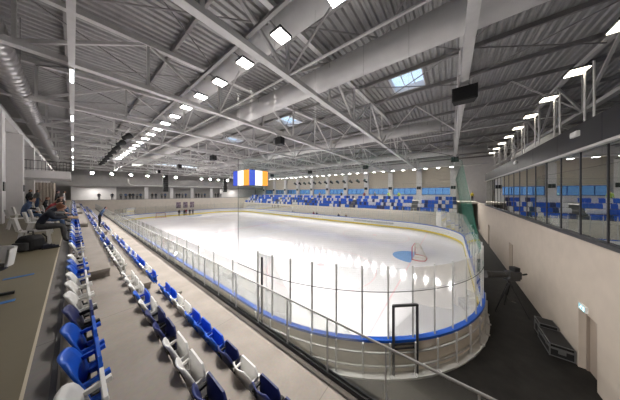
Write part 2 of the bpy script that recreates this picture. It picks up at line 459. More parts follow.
# longitudinal bracing frames between trusses (tubes), one object for each line
for i, x in enumerate((5.6, 19.2, 32.8)):
    t = thing('bracing_line', f'line of slender steel bracing tubes between trusses, {["over the near boards","over centre ice","over the far boards"][i]}', 'roof bracing', (x, 26, BC), 'bracing lines along the hall')
    MB().tube([(x, TY[0], BC+.1), (x, TY[-1], BC+.1)], .05, 8).build('tie_tube', M['steel'], t)
    for k in range(len(TY)-1):
        zt = roof_z(x)-.45; ym = (TY[k]+TY[k+1])/2
        MB().tube([(x, TY[k], BC+.12), (x, ym, zt)], .045, 6).build('strut', M['steel'], t)
        MB().tube([(x, ym, zt), (x, TY[k+1], BC+.12)], .045, 6).build('strut', M['steel'], t)
for i, (xa, xb) in enumerate(((5.6, 12.4), (12.4, 16.8), (24.2, 28.6), (32.8, 39.6), (-1.2, 5.6))):
    t = thing('cross_bracing', f'crossed thin wind bracing rods under the roof deck, {nth(i)} strip', 'roof bracing', ((xa+xb)/2, 26, 13.5), 'crossed wind bracing under the roof')
    for k in range(0, len(TY)-1):
        za, zb = roof_z(xa)-.5, roof_z(xb)-.5
        MB().tube([(xa, TY[k]+.1, za), (xb, TY[k+1]-.1, zb)], .035, 6).build('rod', M['purlin'], t)
        MB().tube([(xb, TY[k]+.1, zb-.08), (xa, TY[k+1]-.1, za-.08)], .035, 6).build('rod', M['purlin'], t)
# ducts
def ducts(x, h, r, y0, y1, m, label, name='air_duct', seam=3.0, k=24, seam_r=1.004):
    t = thing(name, label, 'duct', (x, (y0+y1)/2, H+h-r))
    P_, Rr = [], []
    y = y0
    while y < y1:
        for dy, f in ((.0, 1), (seam-.07, 1), (seam-.055, seam_r), (seam-.015, seam_r)):
            if y+dy < y1: P_.append((x, y+dy, H+h)); Rr.append(r*f)
        y += seam
    MB().tube(P_, Rr, k).build('duct_tube', m, t)
    y = y0+1
    while y < y1:
        for q in (-1, 1): MB().tube([(x+q*r, y, H+h), (x+q*r, y, roof_z(x)-.1)], .012, 5).build('hanger', M['purlin'], t)
        y += 6
    for ch in t.children:
        if ch.name.startswith('duct_tube'):
            for p in ch.data.polygons: p.use_smooth = len(p.vertices) == 4
    return t
ducts(5.55, 7.3, .58, -8, 58, M['duct'], 'wide white fabric air duct above the panel lights near the boards', seam=6)
ducts(8.8, 6.56, .61, -8, 58, M['duct'], 'large round white air duct passing through trusses left of the rooflights', seam=6)
ducts(20.9, 6.4, .55, .7, 58, M['duct'], 'round white air duct over centre ice beyond the first rooflights', seam=6)
ducts(34.5, 6.2, .5, -4, 58, M['duct'], 'round white air duct high above the far boards', seam=6)
ducts(-1.75, 5.3, .42, 1, 58, M['spiral'], 'silver spiral duct above the left walkway', name='spiral_duct', seam=.45, seam_r=1.03)
# white pipe along the far wall, with an elbow
pts = [(8.0, 60.84, 9.6), (8.0, 60.84, 8.9), (8.1, 60.84, 8.5), (8.4, 60.84, 8.2), (9.0, 60.84, 8.05), (33, 60.84, 8.05)]
tag(MB().tube(pts, .16, 10).build('pipe', M['duct'], smooth=True), 'white pipe with elbow running below the far gallery roof', 'pipe')

# columns
for k in range(11):
    y = bays[k]
    t = thing('column', f'broad white column of the opposite wall, {nth(k)} from the right', 'column', (WX-.4, y, WALK), 'white columns of the opposite wall')
    MB().box(WX-.8, WX, y-.5, y+.5, WALK, 11.0).build('shaft', M['white_wall'], t)
    MB().box(WX-.88, WX-.8, y-.38, y-.02, 7.0, 7.65).box(WX-.88, WX-.8, y+.02, y+.38, 7.0, 7.65).build('wall_sign', M['black'], t)
for k in range(10):
    y = -6.5+6*k
    t = thing('column', f'white square column beside the left walkway, {nth(k)} from the camera side', 'column', (-2.4, y, WALK), 'white columns along the left walkway')
    MB().box(-2.7, -2.1, y-.3, y+.3, WALK, 10.2).build('shaft', M['white_wall'], t)
    if k in (4, 5): MB().box(-2.1, -2.06, y-.16, y+.16, 6.3, 6.75).build('notice', M['black'], t)
for k, x in enumerate((11.4, 16.7, 21.8, 27.4)):
    tag(MB().box(x-.35, x+.35, 61.3, 61.8, 4.55, 7.65).build('column', M['white_wall']), f'white pillar of the far gallery, {nth(k)} from the left', 'column', 'white pillars of the far gallery')

# ================================================================== RINK BOARDS
P = rink_path(0., 24)
Lz = .0
t = boards = thing('dasher_boards', 'white rink boards with blue cap rail and clear glass around the ice', 'rink boards', (CX, CY, 0))
MB().sweep(P, [(0, .06), (.05, .06), (.05, 1.14), (0, 1.14)]).build('board_panel', M['board'], t)
MB().sweep(P, [(.06, .22), (.075, .22), (.075, 1.12), (.06, 1.12)]).build('back_panel', M['boardback'], t)
MB().sweep(P, [(-.012, .06), (.0, .06), (.0, .30), (-.012, .30)]).build('kick_plate', M['kick'], t)
MB().sweep(P, [(-.03, 1.13), (.15, 1.13), (.15, 1.22), (-.03, 1.22)]).build('cap_rail', M['cap'], t)
MB().sweep(P, [(.05, 0), (.30, 0), (.30, .06), (.05, .10)]).build('base_rim', M['alu'], t)
for z in (.34, .80): MB().sweep(P, [(.13, z-.022), (.19, z-.022), (.19, z+.022), (.13, z+.022)]).build('outer_rail', M['galv'], t)
MB().sweep(P, [(.07, .02), (.085, .02), (.085, .21), (.07, .21)]).build('skirt', M['boardback'], t)
G = rink_path(.06, 14, 2.05, 6)
ang = []
def is_corner_low(p, q):
    return (p[1]+q[1])/2 < RY0+RR+.8
for i in range(len(G)):
    (p, n), (q, n2) = G[i], G[(i+1) % len(G)]
    low = is_corner_low(p, q)
    top = 3.62 if low else 2.85
    d = Vector((q[0]-p[0], q[1]-p[1], 0)); L = d.length
    if L < .02: continue
    d /= L; nn = Vector((d.y, -d.x, 0))
    a = Vector((*p, 0))+d*.03; b = Vector((*q, 0))-d*.03
    gp = MB(); th = nn*.006
    z0 = 1.22
    gp.v += [a-th+Vector((0,0,z0)), b-th+Vector((0,0,z0)), b+th+Vector((0,0,z0)), a+th+Vector((0,0,z0)), a-th+Vector((0,0,top)), b-th+Vector((0,0,top)), b+th+Vector((0,0,top)), a+th+Vector((0,0,top))]
    for f in ((0,3,2,1),(4,5,6,7),(0,1,5,4),(1,2,6,5),(2,3,7,6),(3,0,4,7)): gp.face(f)
    gp.build('glass_pane', M['glass'], t)
    low2 = is_corner_low(p, p); tp = 3.70 if low2 else 2.90
    c = Vector((*p, 0)); N = Vector((*n, 0))
    ps = MB()
    ps.bar(c+Vector((0,0,1.2)), c+Vector((0,0,tp)), .045, .06)
    ps.bar(c+N*.13+Vector((0,0,.05)), c+N*.13+Vector((0,0,1.15)), .05, .07)
    ps.bar(c+N*.10+Vector((0,0,.09)), c+N*.28+Vector((0,0,.09)), .07, .05)
    ps.build('glass_post', M['galv'], t)
# gate in the near corner, seen as a dark frame
def rink_point(deg, off): 
    a = math.radians(deg); return Vector((RX0+RR+(RR+off)*math.cos(a), RY0+RR+(RR+off)*math.sin(a), 0))
ga, gb = rink_point(219.5, .17), rink_point(225.6, .17)
gf = MB()
for g in (ga, gb): gf.bar(g+Vector((0,0,.03)), g+Vector((0,0,2.42)), .075, .07)
gf.bar(ga+Vector((0,0,2.40)), gb+Vector((0,0,2.40)), .07, .07).bar(ga+Vector((0,0,1.10)), gb+Vector((0,0,1.10)), .05, .05).bar(ga+Vector((0,0,.95)), gb+Vector((0,0,.95)), .04, .04)
gate = gf.build('gate_frame', M['darkmetal'], t); gate['label'] = 'dark grey gate frame in the near corner'
lk = MB().box(-.05, .05, -.04, .04, -.12, .06).move(tuple((ga*.1+gb*.9)+Vector((0,0,1.05)))); lk.build('gate_latch', M['black'], gate)
# thick net post on the near straight
MB().tube([(RX0-.16, 6.17, 0), (RX0-.16, 6.17, 3.55)], .045, 8).build('net_post', M['darkmetal'], t)
ad = MB(); ad.box(RX1-.02, RX1-.012, 8.0, 15.5, .55, .9); ad.build('advert_strip', M['advert'], t)

# --- protective net over the near end: from the glass top to the first truss line
cur = []   # (bottom xy, top xy)
def addp(b, tpt): cur.append((Vector(b), Vector(tpt)))
yy = 8.05
ptsb = []
n_s = 8
for i in range(n_s): y = 8.05-(8.05-(RY0+RR))*i/n_s; ptsb.append((RX0-.10, y))
for i in range(41):
    a = PI+PI/2*i/40; ptsb.append((RX0+RR+(RR+.10)*math.cos(a), RY0+RR+(RR+.10)*math.sin(a)))
for i in range(1, 30): ptsb.append((RX0+RR+(RX1-RX0-2*RR)*i/30, RY0-.10))
for i in range(41):
    a = 1.5*PI+PI/2*i/40; ptsb.append((RX1-RR+(RR+.10)*math.cos(a), RY0+RR+(RR+.10)*math.sin(a)))
def top_of(p):
    x, y = p
    k = max(0, 1-(y-RY0)/9.0)
    return (x, y+.80*k)
ZB, ZT = 2.83, H+1.6
cum = [0]
for i in range(1, len(ptsb)): cum.append(cum[-1]+math.dist(ptsb[i-1], ptsb[i]))
def along(s_):
    for i in range(1, len(cum)):
        if cum[i] >= s_:
            f = (s_-cum[i-1])/(cum[i]-cum[i-1]); return (ptsb[i-1][0]+(ptsb[i][0]-ptsb[i-1][0])*f, ptsb[i-1][1]+(ptsb[i][1]-ptsb[i-1][1])*f)
    return ptsb[-1]
def netpt(p, z):
    f = (z-ZB)/(ZT-ZB); q = top_of(p); return (p[0]+(q[0]-p[0])*f, p[1]+(q[1]-p[1])*f, z)
net = thing('safety_net', 'fine green safety net hanging above the glass behind the near goal', 'net', (RX0+RR, RY0, ZB))
nm = MB(); s_ = 0
while s_ < cum[-1]:
    p = along(s_); nm.tube([netpt(p, ZB), netpt(p, ZT)], .0007, 3, caps=False); s_ += .07
z = ZB
while z < ZT:
    nm.tube([netpt(p, z) for p in ptsb], .0007, 3, caps=False); z += .07
o = nm.build('net_mesh', M['green'], net); o['kind'] = 'stuff'
MB().tube([netpt(p, ZB) for p in ptsb], .011, 6).build('hem_rope', M['rope'], net)
MB().tube([netpt(ptsb[0], ZB), netpt(ptsb[0], ZT)], .010, 6).build('edge_rope', M['rope'], net)
tr = MB().tube([netpt(p, ZT) for p in ptsb], .008, 6).build('head_rope', M['rope'], net)
for i in range(0, len(ptsb), 6): MB().tube([netpt(ptsb[i], ZT), (*top_of(ptsb[i]), roof_z(ptsb[i][0])-.1)], .004, 4).build('suspension_wire', M['purlin'], net)
MB().lathe((*ptsb[9], ZB), [(.02, -.035), (.04, 0), (.02, .035)], 8).build('rope_knot', M['rope'], net)

# --- goals
def make_goal(y, s, label, CX=CX):
    t = thing('hockey_goal', label, 'goal', (CX, y, IZ))
    fw, fh, dp = .915, 1.22, 1.05
    MB().tube([(CX-fw, y, IZ), (CX-fw, y, fh-.1), (CX-fw+.03, y, fh-.03), (CX-fw+.1, y, fh), (CX+fw-.1, y, fh), (CX+fw-.03, y, fh-.03), (CX+fw, y, fh-.1), (CX+fw, y, IZ)], .034, 8).build('goal_posts', M['red'], t, smooth=True)
    base = [(CX-fw, y, .09), (CX-fw*1.05, y-s*.55, .09), (CX-fw*.75, y-s*dp*.93, .09), (CX-.3, y-s*dp, .09), (CX+.3, y-s*dp, .09), (CX+fw*.75, y-s*dp*.93, .09), (CX+fw*1.05, y-s*.55, .09), (CX+fw, y, .09)]
    MB().tube(base, .034, 8).build('base_frame', M['red'], t, smooth=True)
    topf = [(CX-fw+.05, y, fh), (CX-fw*.85, y-s*.40, fh), (CX-.35, y-s*.55, fh), (CX+.35, y-s*.55, fh), (CX+fw*.85, y-s*.40, fh), (CX+fw-.05, y, fh)]
    MB().tube(topf, .022, 6).build('top_frame', M['netwhite'], t)
    # netting: cords from the top frame down to the base frame, then rows across
    def samp(poly, f):
        poly = [Vector(p) for p in poly]; L = [0]
        for a, b in zip(poly, poly[1:]): L.append(L[-1]+(b-a).length)
        d = f*L[-1]
        for i in range(1, len(L)):
            if L[i] >= d-1e-9: return poly[i-1].lerp(poly[i], (d-L[i-1])/(L[i]-L[i-1]))
        return poly[-1]
    n = MB(); N = 44
    for i in range(N+1):
        a, b = samp(topf, i/N), samp(base, i/N); n.tube([a, b], .006, 3, caps=False)
    for j in range(1, 16):
        n.tube([samp(topf, i/24).lerp(samp(base, i/24), j/16) for i in range(25)], .006, 3, caps=False)
    for j in range(1, 18):
        f = j/18; x = CX-fw*.85+2*fw*.85*f; n.tube([(x, y, fh), (x, y-s*(.40+.15*(1-abs(2*f-1))), fh)], .006, 3, caps=False)
    for j in range(1, 4): n.tube([(CX-fw*.9, y-s*.13*j, fh), (CX+fw*.9, y-s*.13*j, fh)], .006, 3, caps=False)
    n.build('goal_net', M['netwhite'], t)
    MB().box(CX-.02, CX+.02, min(y, y-s*dp), max(y, y-s*dp), IZ+.01, IZ+.05).build('base_bar', M['netwhite'], t)
    return t
make_goal(GY, 1, 'red framed hockey goal beside the blue crease at the near end')
make_goal(56.6, -1, 'red framed hockey goal parked by the far end boards on the left', 13.2)

# ================================================================== SEATS
def back_mb(simple=False):
    mb = MB(); nz, ny = (7, 8) if not simple else (3, 3)
    rows = []
    for i in range(nz+1):
        f = i/nz; z = .40+.40*f; x = .06-.13*f+.02*math.sin(PI*f)
        hw = .225*(1.0 if f < .55 else math.sqrt(max(.0, 1-((f-.55)/.52)**2.6)))
        hw = max(hw, .09)
        rows.append([Vector((x+.035*(2*j/ny-1)**2, hw*(2*j/ny-1), z)) for j in range(ny+1)])
    for sgn in (0, 1):
        b = len(mb.v)
        for r in rows: mb.v += [p-Vector((.022*sgn, 0, 0)) for p in r]
        for i in range(nz):
            for j in range(ny):
                q = (b+i*(ny+1)+j, b+i*(ny+1)+j+1, b+(i+1)*(ny+1)+j+1, b+(i+1)*(ny+1)+j)
                mb.face(q if not sgn else q[::-1])
    # rim
    n = (nz+1)*(ny+1)
    loop = [j for j in range(ny+1)] + [i*(ny+1)+ny for i in range(1, nz+1)] + [nz*(ny+1)+j for j in range(ny-1, -1, -1)] + [i*(ny+1) for i in range(nz-1, 0, -1)]
    for a, b in zip(loop, loop[1:]+loop[:1]): mb.face((a, n+a, n+b, b))
    return mb
def pan_mb(simple=False):
    mb = MB(); k = 1 if simple else 1
    poly = [(-.215, .36), (.215, .36), (.225, .52), (.215, .70), (.17, .765), (-.17, .765), (-.215, .70), (-.225, .52)]
    n = len(poly)
    f = lambda y, z, o: Vector((.135+o-.02*((z-.36)/.4), y, z))
    mb.v += [f(y, z, 0) for y, z in poly] + [f(y, z, .022) for y, z in poly]
    mb.face(range(n-1, -1, -1)); mb.face(range(n, 2*n))
    for i in range(n): mb.face((i, (i+1) % n, n+(i+1) % n, n+i))
    return mb
seat_kit = {}
dark_arm = M['black']
for cname in ('blue', 'navy', 'white'):
    m = M[cname]; armm = M['white'] if cname == 'white' else (M['blue'] if cname == 'blue' else M['black'])
    kit = {}
    o = back_mb().build('backrest', m, origin=(0,0,0), smooth=True); kit['backrest'] = o.data; bpy.data.objects.remove(o)
    o = pan_mb().build('seat_pan', m, origin=(0,0,0)); kit['seat_pan'] = o.data; bpy.data.objects.remove(o)
    for s_ in (-1, 1):
        a = MB(); y = s_*.205
        a.bar((.05, y, .45), (.17, y, .45), .03, .045).bar((-.01, y, .60), (.15, y, .62), .025, .035).bar((.14, y, .62), (.185, y, .63), .04, .035).bar((.02, y, .60), (.06, y, .45), .022, .03)
        o = a.build('arm_bracket', armm, origin=(0,0,0)); kit[f'arm_bracket{s_}'] = o.data; bpy.data.objects.remove(o)
    a = MB(); a.bar((.07, 0, 0.0), (.07, 0, .42), .06, .04).bar((-.02, -.0, .02), (.20, 0, .02), .10, .03).bar((.07, -.25, .42), (.07, .25, .42), .04, .04)
    o = a.build('support', M['black'], origin=(0,0,0)); kit['support'] = o.data; bpy.data.objects.remove(o)
    fs_ = MB(); fs_.box(.15, .19, -.235, .235, .26, .80).box(-.05, .0, -.225, .225, .38, .86).box(.0, .15, -.22, -.19, .40, .45).box(.0, .15, .19, .22, .40, .45).box(.04, .10, -.03, .03, 0, .40)
    o = fs_.build('stadium_seat', m, origin=(0,0,0)); kit['far'] = o.data; bpy.data.objects.remove(o)
    s = back_mb(True)
    p = pan_mb(True); off = len(s.v); s.v += p.v; s.f += [tuple(i+off for i in f) for f in p.f]; s.mi += p.mi
    s.box(.03, .19, -.215, -.19, .56, .61).box(.03, .19, .19, .215, .56, .61).box(.04, .10, -.03, .03, 0, .42)
    o = s.build('stadium_seat', m, origin=(0,0,0)); kit['whole'] = o.data; bpy.data.objects.remove(o)
    seat_kit[cname] = kit
CN = {'blue': 'royal blue', 'navy': 'dark navy', 'white': 'white'}
def seat(x, y, z, cname, label, group, parts, rz=0.):
    k = seat_kit[cname]
    if parts:
        t = thing('stadium_seat', label, 'seat', (x, y, z), group); t.rotation_euler.z = rz
        for nm, me in k.items():
            if nm in ('whole', 'far'): continue
            c = bpy.data.objects.new(nm.rstrip('-1').rstrip('1'), me); C.objects.link(c); c.parent = t
    else:
        t = bpy.data.objects.new('stadium_seat', k['far' if rz else 'whole']); C.objects.link(t); t.location = (x, y, z); t.rotation_euler.z = rz
        tag(t, label, 'seat', group)
    return t
rowX = [.01, .815, 1.555]; rowZ = [T1, T2, T3]
rowname = ['top near row', 'middle near row', 'front near row']
first = [  # seat centred at 0.51 + .5 i ; colours from the camera outward (i = 2 is the seat at the bottom edge)
    'wbnwbbnwwwbbww', 'wnbnwwnnwbww', 'nbnnwnbbbwwbb']
cmap = {'b': 'blue', 'n': 'navy', 'w': 'white'}
AISLE = [7.2, 18.5, 30., 41.5, 53.]
rest = []     # distant seats joined in one object
def in_aisle(y, A, hw=.62): return any(abs(y-a) < hw for a in A)
for r in range(3):
    i = 0; cnt = 0
    while True:
        y = .51+.5*i; i += 1
        if y > 58: break
        if i <= 2: continue
        if in_aisle(y, AISLE): continue
        j = i-1
        c = cmap[first[r][j]] if j < len(first[r]) else random.choice(['blue', 'blue', 'white', 'navy', 'white'])
        if y < 28:
            seat(rowX[r], y, rowZ[r], c, f'{CN[c]} tip-up seat in the {rowname[r]}, {nth(cnt)} from the photo bottom', f'seats in the {rowname[r]}', y < 12)
            cnt += 1
        else: rest.append((rowX[r], y, rowZ[r], c, 0.))
FA = [-1.6, 5.2, 17.0, 29.0, 41.0, 53.0]
cand = []
for r in range(4):
    for i in range(116):
        y = -.6+.5*i
        if in_aisle(y, FA[1:], .55): continue
        c = random.choice(['blue', 'blue', 'white', 'navy', 'white', 'blue'])
        cand.append((r, i, y, c))
cand.sort(key=lambda q: q[2])
fcount = {0: 0, 1: 0, 2: 0, 3: 0}
frn = ['front', 'second', 'third', 'back']
n_ind = 300-sum(1 for o in C.objects if o.name.startswith('stadium_seat'))
for q, (r, i, y, c) in enumerate(cand):
    X = fx[r]+.62; Z = fz[r]
    if q < n_ind:
        seat(X, y, Z, c, f'{CN[c]} seat in the {frn[r]} row of the opposite stand, {nth(fcount[r])} from its right end', 'seats in the opposite stand', False, PI)
        fcount[r] += 1
    else: rest.append((X, y, Z, c, PI))
mb = MB()
tmpl = {}
for c in seat_kit:
    tmpl[c] = [([v.co.copy() for v in me.vertices], [tuple(p.vertices) for p in me.polygons]) for me in (seat_kit[c]['whole'], seat_kit[c]['far'])]
for (x, y, z, c, rz) in rest:
    vs, fs = tmpl[c][1 if rz else 0]; b = len(mb.v); sg = -1 if rz else 1
    mb.v += [Vector((x+sg*v.x, y+sg*v.y, z+v.z)) for v in vs]
    mb.mat(['blue', 'navy', 'white'].index(c))
    for f in fs: mb.face([b+k for k in f])
tag(mb.build('stadium_seats_beyond', [M['blue'], M['navy'], M['white']]), 'blue and white seats in the distant ends of both stands', 'seats', kind='stuff')

# concrete half steps in the aisles
sb = 0
for a in AISLE[:4]:
    for k, (x, z) in enumerate(((XE0+.31, T1), (XE1+.27, T2), (XE2+.27, T3))):
        t = MB()
        t.box(x, x+.36, a-.34, a+.22, z+.16, z+.24).box(x, x+.36, a-.24, a-.14, z, z+.16).box(x, x+.36, a+.12, a+.22, z, z+.16)
        tag(t.build('step_block', M['terrace'], bevel=.008), f'concrete step block on the {["upper","middle","lower"][k]} tread of the {nth(AISLE.index(a))} aisle from the camera', 'step', 'step blocks in the aisles')

# front glass balustrade of the near stand
t = thing('glass_balustrade', 'frameless glass balustrade with slim grey handrail along the stand front', 'balustrade', (XE3, 28, T3))
RZ = T3+1.05
MB().tube([(XE3-.03, YT0+.05, RZ), (XE3-.03, 60.8, RZ)], .018, 8).build('handrail', M['alu'], t, smooth=True)
for q in (-.075, -.005): MB().box(XE3+q, XE3+q+.02, YT0+.05, 60.8, T3, T3+.08).build('base_channel', M['darkmetal'], t)
y = -3.42
while y < 60:
    y1 = y+1.05
    MB().box(XE3-.036, XE3-.024, y+.008, y1-.008, T3+.02, RZ-.01).build('glass_pane', M['guard'], t)
    MB().box(XE3-.04, XE3-.02, y1-.010, y1+.010, T3+.01, RZ-.01).build('joint_post', M['galv'], t)
    y = y1

# ================================================================== LIGHTS
def panel(x, y, z, sx, sy, label, group, lampm, tilt=None):
    t = thing('ceiling_light', label, 'light', (x, y, z), group)
    MB().box(x-sx/2-.03, x+sx/2+.03, y-sy/2-.03, y+sy/2+.03, z+.02, z+.10).build('housing', M['darkmetal'], t)
    MB().box(x-sx/2, x+sx/2, y-sy/2, y+sy/2, z, z+.02).build('diffuser', lampm, t)
    return t
LXN = 4.06
for k in range(19):
    y = 2.3+2.0*k+ (0 if k else 0)
    t = panel(LXN, y, H+5.0, .46, .42, f'square white panel light of the near row, {nth(k)} from the camera', 'panel lights in the near row', M['lamp'])
    MB().bar((LXN-.2, y, H+5.12), (LXN-.52, y, H+5.16), .06, .06).build('bracket', M['purlin'], t)
tag(MB().box(LXN-.62, LXN-.5, -6, 52, H+5.12, H+5.22).build('cable_tray', M['purlin']), 'long grey cable tray carrying the near row of panel lights', 'cable tray')
for k in range(28):
    y = -.2+2.0*k
    panel(42.0, y, H+4.72, .6, .5, f'white panel light above the opposite stand, {nth(k)} from the right', 'panel lights above the opposite stand', M['lamp'])
tag(MB().box(41.5, 42.5, -5, 58, H+4.86, H+4.98).build('cable_tray', M['steel']), 'steel tray carrying the lights above the opposite stand', 'cable tray')
# centre beam over the kerb with tube lamps
tag(MB().box(-.10, .04, -2, 58, H+4.3, H+4.9).build('lighting_beam', M['steel']), 'long grey beam above the kerb that carries the tube lamps', 'beam')
for k in range(8):
    y = 10.8+6.1*k
    t = thing('tube_lamp', f'bright tube lamp under the long beam above the kerb, {nth(k)} from the camera', 'lamp', (-.03, y, H+4.18), 'tube lamps above the kerb')
    MB().box(-.075, .015, y-.56, y+.56, H+4.21, H+4.305).build('housing', M['white_wall'], t)
    MB().box(-.065, .005, y-.54, y+.54, H+4.17, H+4.21).build('diffuser', M['tube'], t)
# lights on posts above the lounge fascia
for k in range(9):
    x = 8.6+2.36*k; z = H+4.3; y = WR+.15
    t = thing('post_light', f'flat warm light on twin posts above the lounge fascia, {nth(k)} from the right', 'light', (x, WR-.12, FT), 'post lights above the lounge fascia')
    for d in (.0, -.52): MB().tube([(x+d, WR-.12, FT), (x+d, WR-.12, z+.05)], .028, 8).build('post', M['white_wall'], t)
    MB().box(x-.30, x+.30, WR-.2, WR+.30, z+.02, z+.08).build('housing', M['darkmetal'], t)
    MB().box(x-.26, x+.26, WR-.16, WR+.26, z, z+.02).build('diffuser', M['lampwarm'], t)
# floodlights along the far gallery
for k, x in enumerate((2.4, 5.2, 8.3, 11.2, 14.5, 17, 23.5, 26, 28.5, 31.5)):
    z = 10.25
    t = thing('floodlight', f'small floodlight below the roof at the far end, {nth(k)} from the left', 'light', (x, 59.3, z), 'floodlights at the far end')
    MB().box(x-.22, x+.22, 59.2, 59.4, z, z+.3).build('housing', M['darkmetal'], t)
    MB().box(x-.19, x+.19, 59.17, 59.2, z+.02, z+.28).build('diffuser', M['flood'], t)
    MB().bar((x, 59.33, z+.3), (x, 59.33, z+.86), .04, .04).build('stem', M['darkmetal'], t)
tag(MB().box(0, 34, 59.28, 59.38, 11.1, 11.2).build('light_bar', M['purlin']), 'long steel bar carrying the floodlights at the far end', 'beam')

# loudspeakers under the trusses
SP = [(10.7, -.5), (10.7, 11.5), (10.7, 23.5), (10.7, 35.5), (10.7, 47.5), (30.5, -.5), (30.5, 11.5), (30.5, 23.5), (30.5, 35.5)]
SPN = ['under the nearest truss', 'above the near face-off circle', 'left of the video cube', 'beyond the video cube', 'near the far end',
       'at the right end of the opposite side', 'above the middle of the opposite boards', 'right of the video cube', 'behind the video cube']
for i, (x, y) in enumerate(SP):
    t = thing('loudspeaker', f'black loudspeaker hanging from a roof truss {SPN[i]}', 'loudspeaker', (x, y, H+4.1), 'loudspeakers under the trusses')
    b = MB().prism([(-.44, -.26), (.44, -.26), (.36, .26), (-.36, .26)], 0, .62).move((x, y, H+4.08), math.radians(-90 if i < 5 else 90))
    b.build('cabinet', M['black'], t, bevel=.02)
    MB().box(-.39, .39, -.275, -.262, .05, .57).move((x, y, H+4.08), math.radians(-90 if i < 5 else 90)).build('grille', M['blackgloss'], t)
    for q in (-.3, .3): MB().tube([(x, y+q, H+4.66), (x, y+q*.4, BC+.01)], .014, 5).build('hanger', M['purlin'], t)
for i, (x, y) in enumerate(((13., 52.), (27., 52.))):
    t = thing('line_array', f'tall black hanging loudspeaker column {["left","right"][i]} of the far gallery', 'loudspeaker', (x, y, H+.3), 'hanging loudspeaker columns')
    for k in range(9):
        z = H+.3+k*.43
        MB().box(x-.45, x+.45, y-.3+.004*k*k, y+.3, z, z+.40).build('cabinet', M['black'], t)
    MB().tube([(x-.3, y, H+4.1), (x-.3, y, BC+.1)], .02, 5).tube([(x+.3, y, H+4.1), (x+.3, y, BC+.1)], .02, 5).build('hanger', M['black'], t)
# stage spotlights on a bar, left
tag(MB().tube([(2.6, 19, H+4.86), (2.6, 45, H+4.86)], .05, 8).build('light_bar', M['steel']), 'pale round bar carrying the stage spotlights on the left', 'beam')
def spotlight(x, y, z, label, group, yaw, s=1.):
    t = thing('spotlight', label, 'spotlight', (x, y, z), group)
    R = Matrix.Rotation(yaw, 3, 'Z') @ Matrix.Rotation(math.radians(35), 3, 'X')
    b = MB().lathe((0, 0, 0), [(.12, -.32), (.17, -.30), (.18, .0), (.21, .12), (.25, .30), (.25, .36)], 12)
    b.v = [Vector((x, y, z-.35)) + (R @ (Matrix.Rotation(-PI/2, 3, 'X') @ v))*s for v in b.v]
    b.build('lamp_body', M['black'], t)
    MB().bar((x-.28*s, y, z-.35), (x-.28*s, y, z-.06), .05, .03).bar((x+.28*s, y, z-.35), (x+.28*s, y, z-.06), .05, .03).bar((x-.28*s, y, z-.06), (x+.28*s, y, z-.06), .05, .03).build('yoke', M['black'], t)
    return t
for k in range(8):
    y = 20.5+3.1*k
    spotlight(2.6, y, H+4.82, f'black stage spotlight on the left bar, {nth(k)} from the camera', 'stage spotlights on the left bar', -.9, .95)
tag(MB().tube([(38.6, 14, H+2.95), (38.6, 36, H+2.95)], .04, 8).build('light_bar', M['steel']), 'thin bar carrying black spotlights above the opposite stand', 'beam')
for k in range(13):
    spotlight(38.6, 14.5+1.7*k, H+2.92, f'small black spotlight above the opposite stand, {nth(k)} from the right', 'spotlights above the opposite stand', .9, 1.3)
for k in range(4):
    y = 15+6.5*k
    tag(MB().tube([(38.6, y, H+2.95), (38.6, y, BC+2.)], .02, 5).build('bar_hanger', M['steel']), f'thin hanger holding the opposite spotlight bar, {nth(k)} from the right', 'hanger')

# video cube over centre ice
cx0, cx1, cy0, cy1, cz0, cz1 = 17.9, 21.9, 26.6, 31.6, 7.45, 10.2
t = thing('video_cube', 'hanging video cube with blue, white and orange screens over centre ice', 'scoreboard', (19.9, 29.1, cz0))
MB().box(cx0+.06, cx1-.06, cy0+.06, cy1-.06, cz0, cz1).build('frame', M['blackgloss'], t)
def screen(axis, sgn):
    mb = MB(); fr = (0, .30, .68, 1.0)
    for i in range(3):
        mb.mat(i if sgn < 0 else 2-i)
        if axis == 'y':
            a, b = cx0+.05+(cx1-cx0-.1)*fr[i], cx0+.05+(cx1-cx0-.1)*fr[i+1]; y = cy0 if sgn < 0 else cy1
            mb.box(a, b, min(y, y-sgn*.06), max(y, y-sgn*.06), cz0+.06, cz1-.06)
        else:
            a, b = cy1-.05-(cy1-cy0-.1)*fr[i], cy1-.05-(cy1-cy0-.1)*fr[i+1]; x = cx0 if sgn < 0 else cx1
            mb.box(min(x, x-sgn*.06), max(x, x-sgn*.06), b, a, cz0+.06, cz1-.06)
    mb.build('screen', [M['led_blue'], M['led_white'], M['led_orange']], t)
for ax, s_ in (('x', -1), ('y', -1), ('x', 1), ('y', 1)): screen(ax, s_)
for x in (18.6, 21.2):
    for y in (27.4, 30.8): MB().tube([(x, y, cz1), (x, y, BC+2.4)], .03, 6).build('hanger', M['steel'], t)

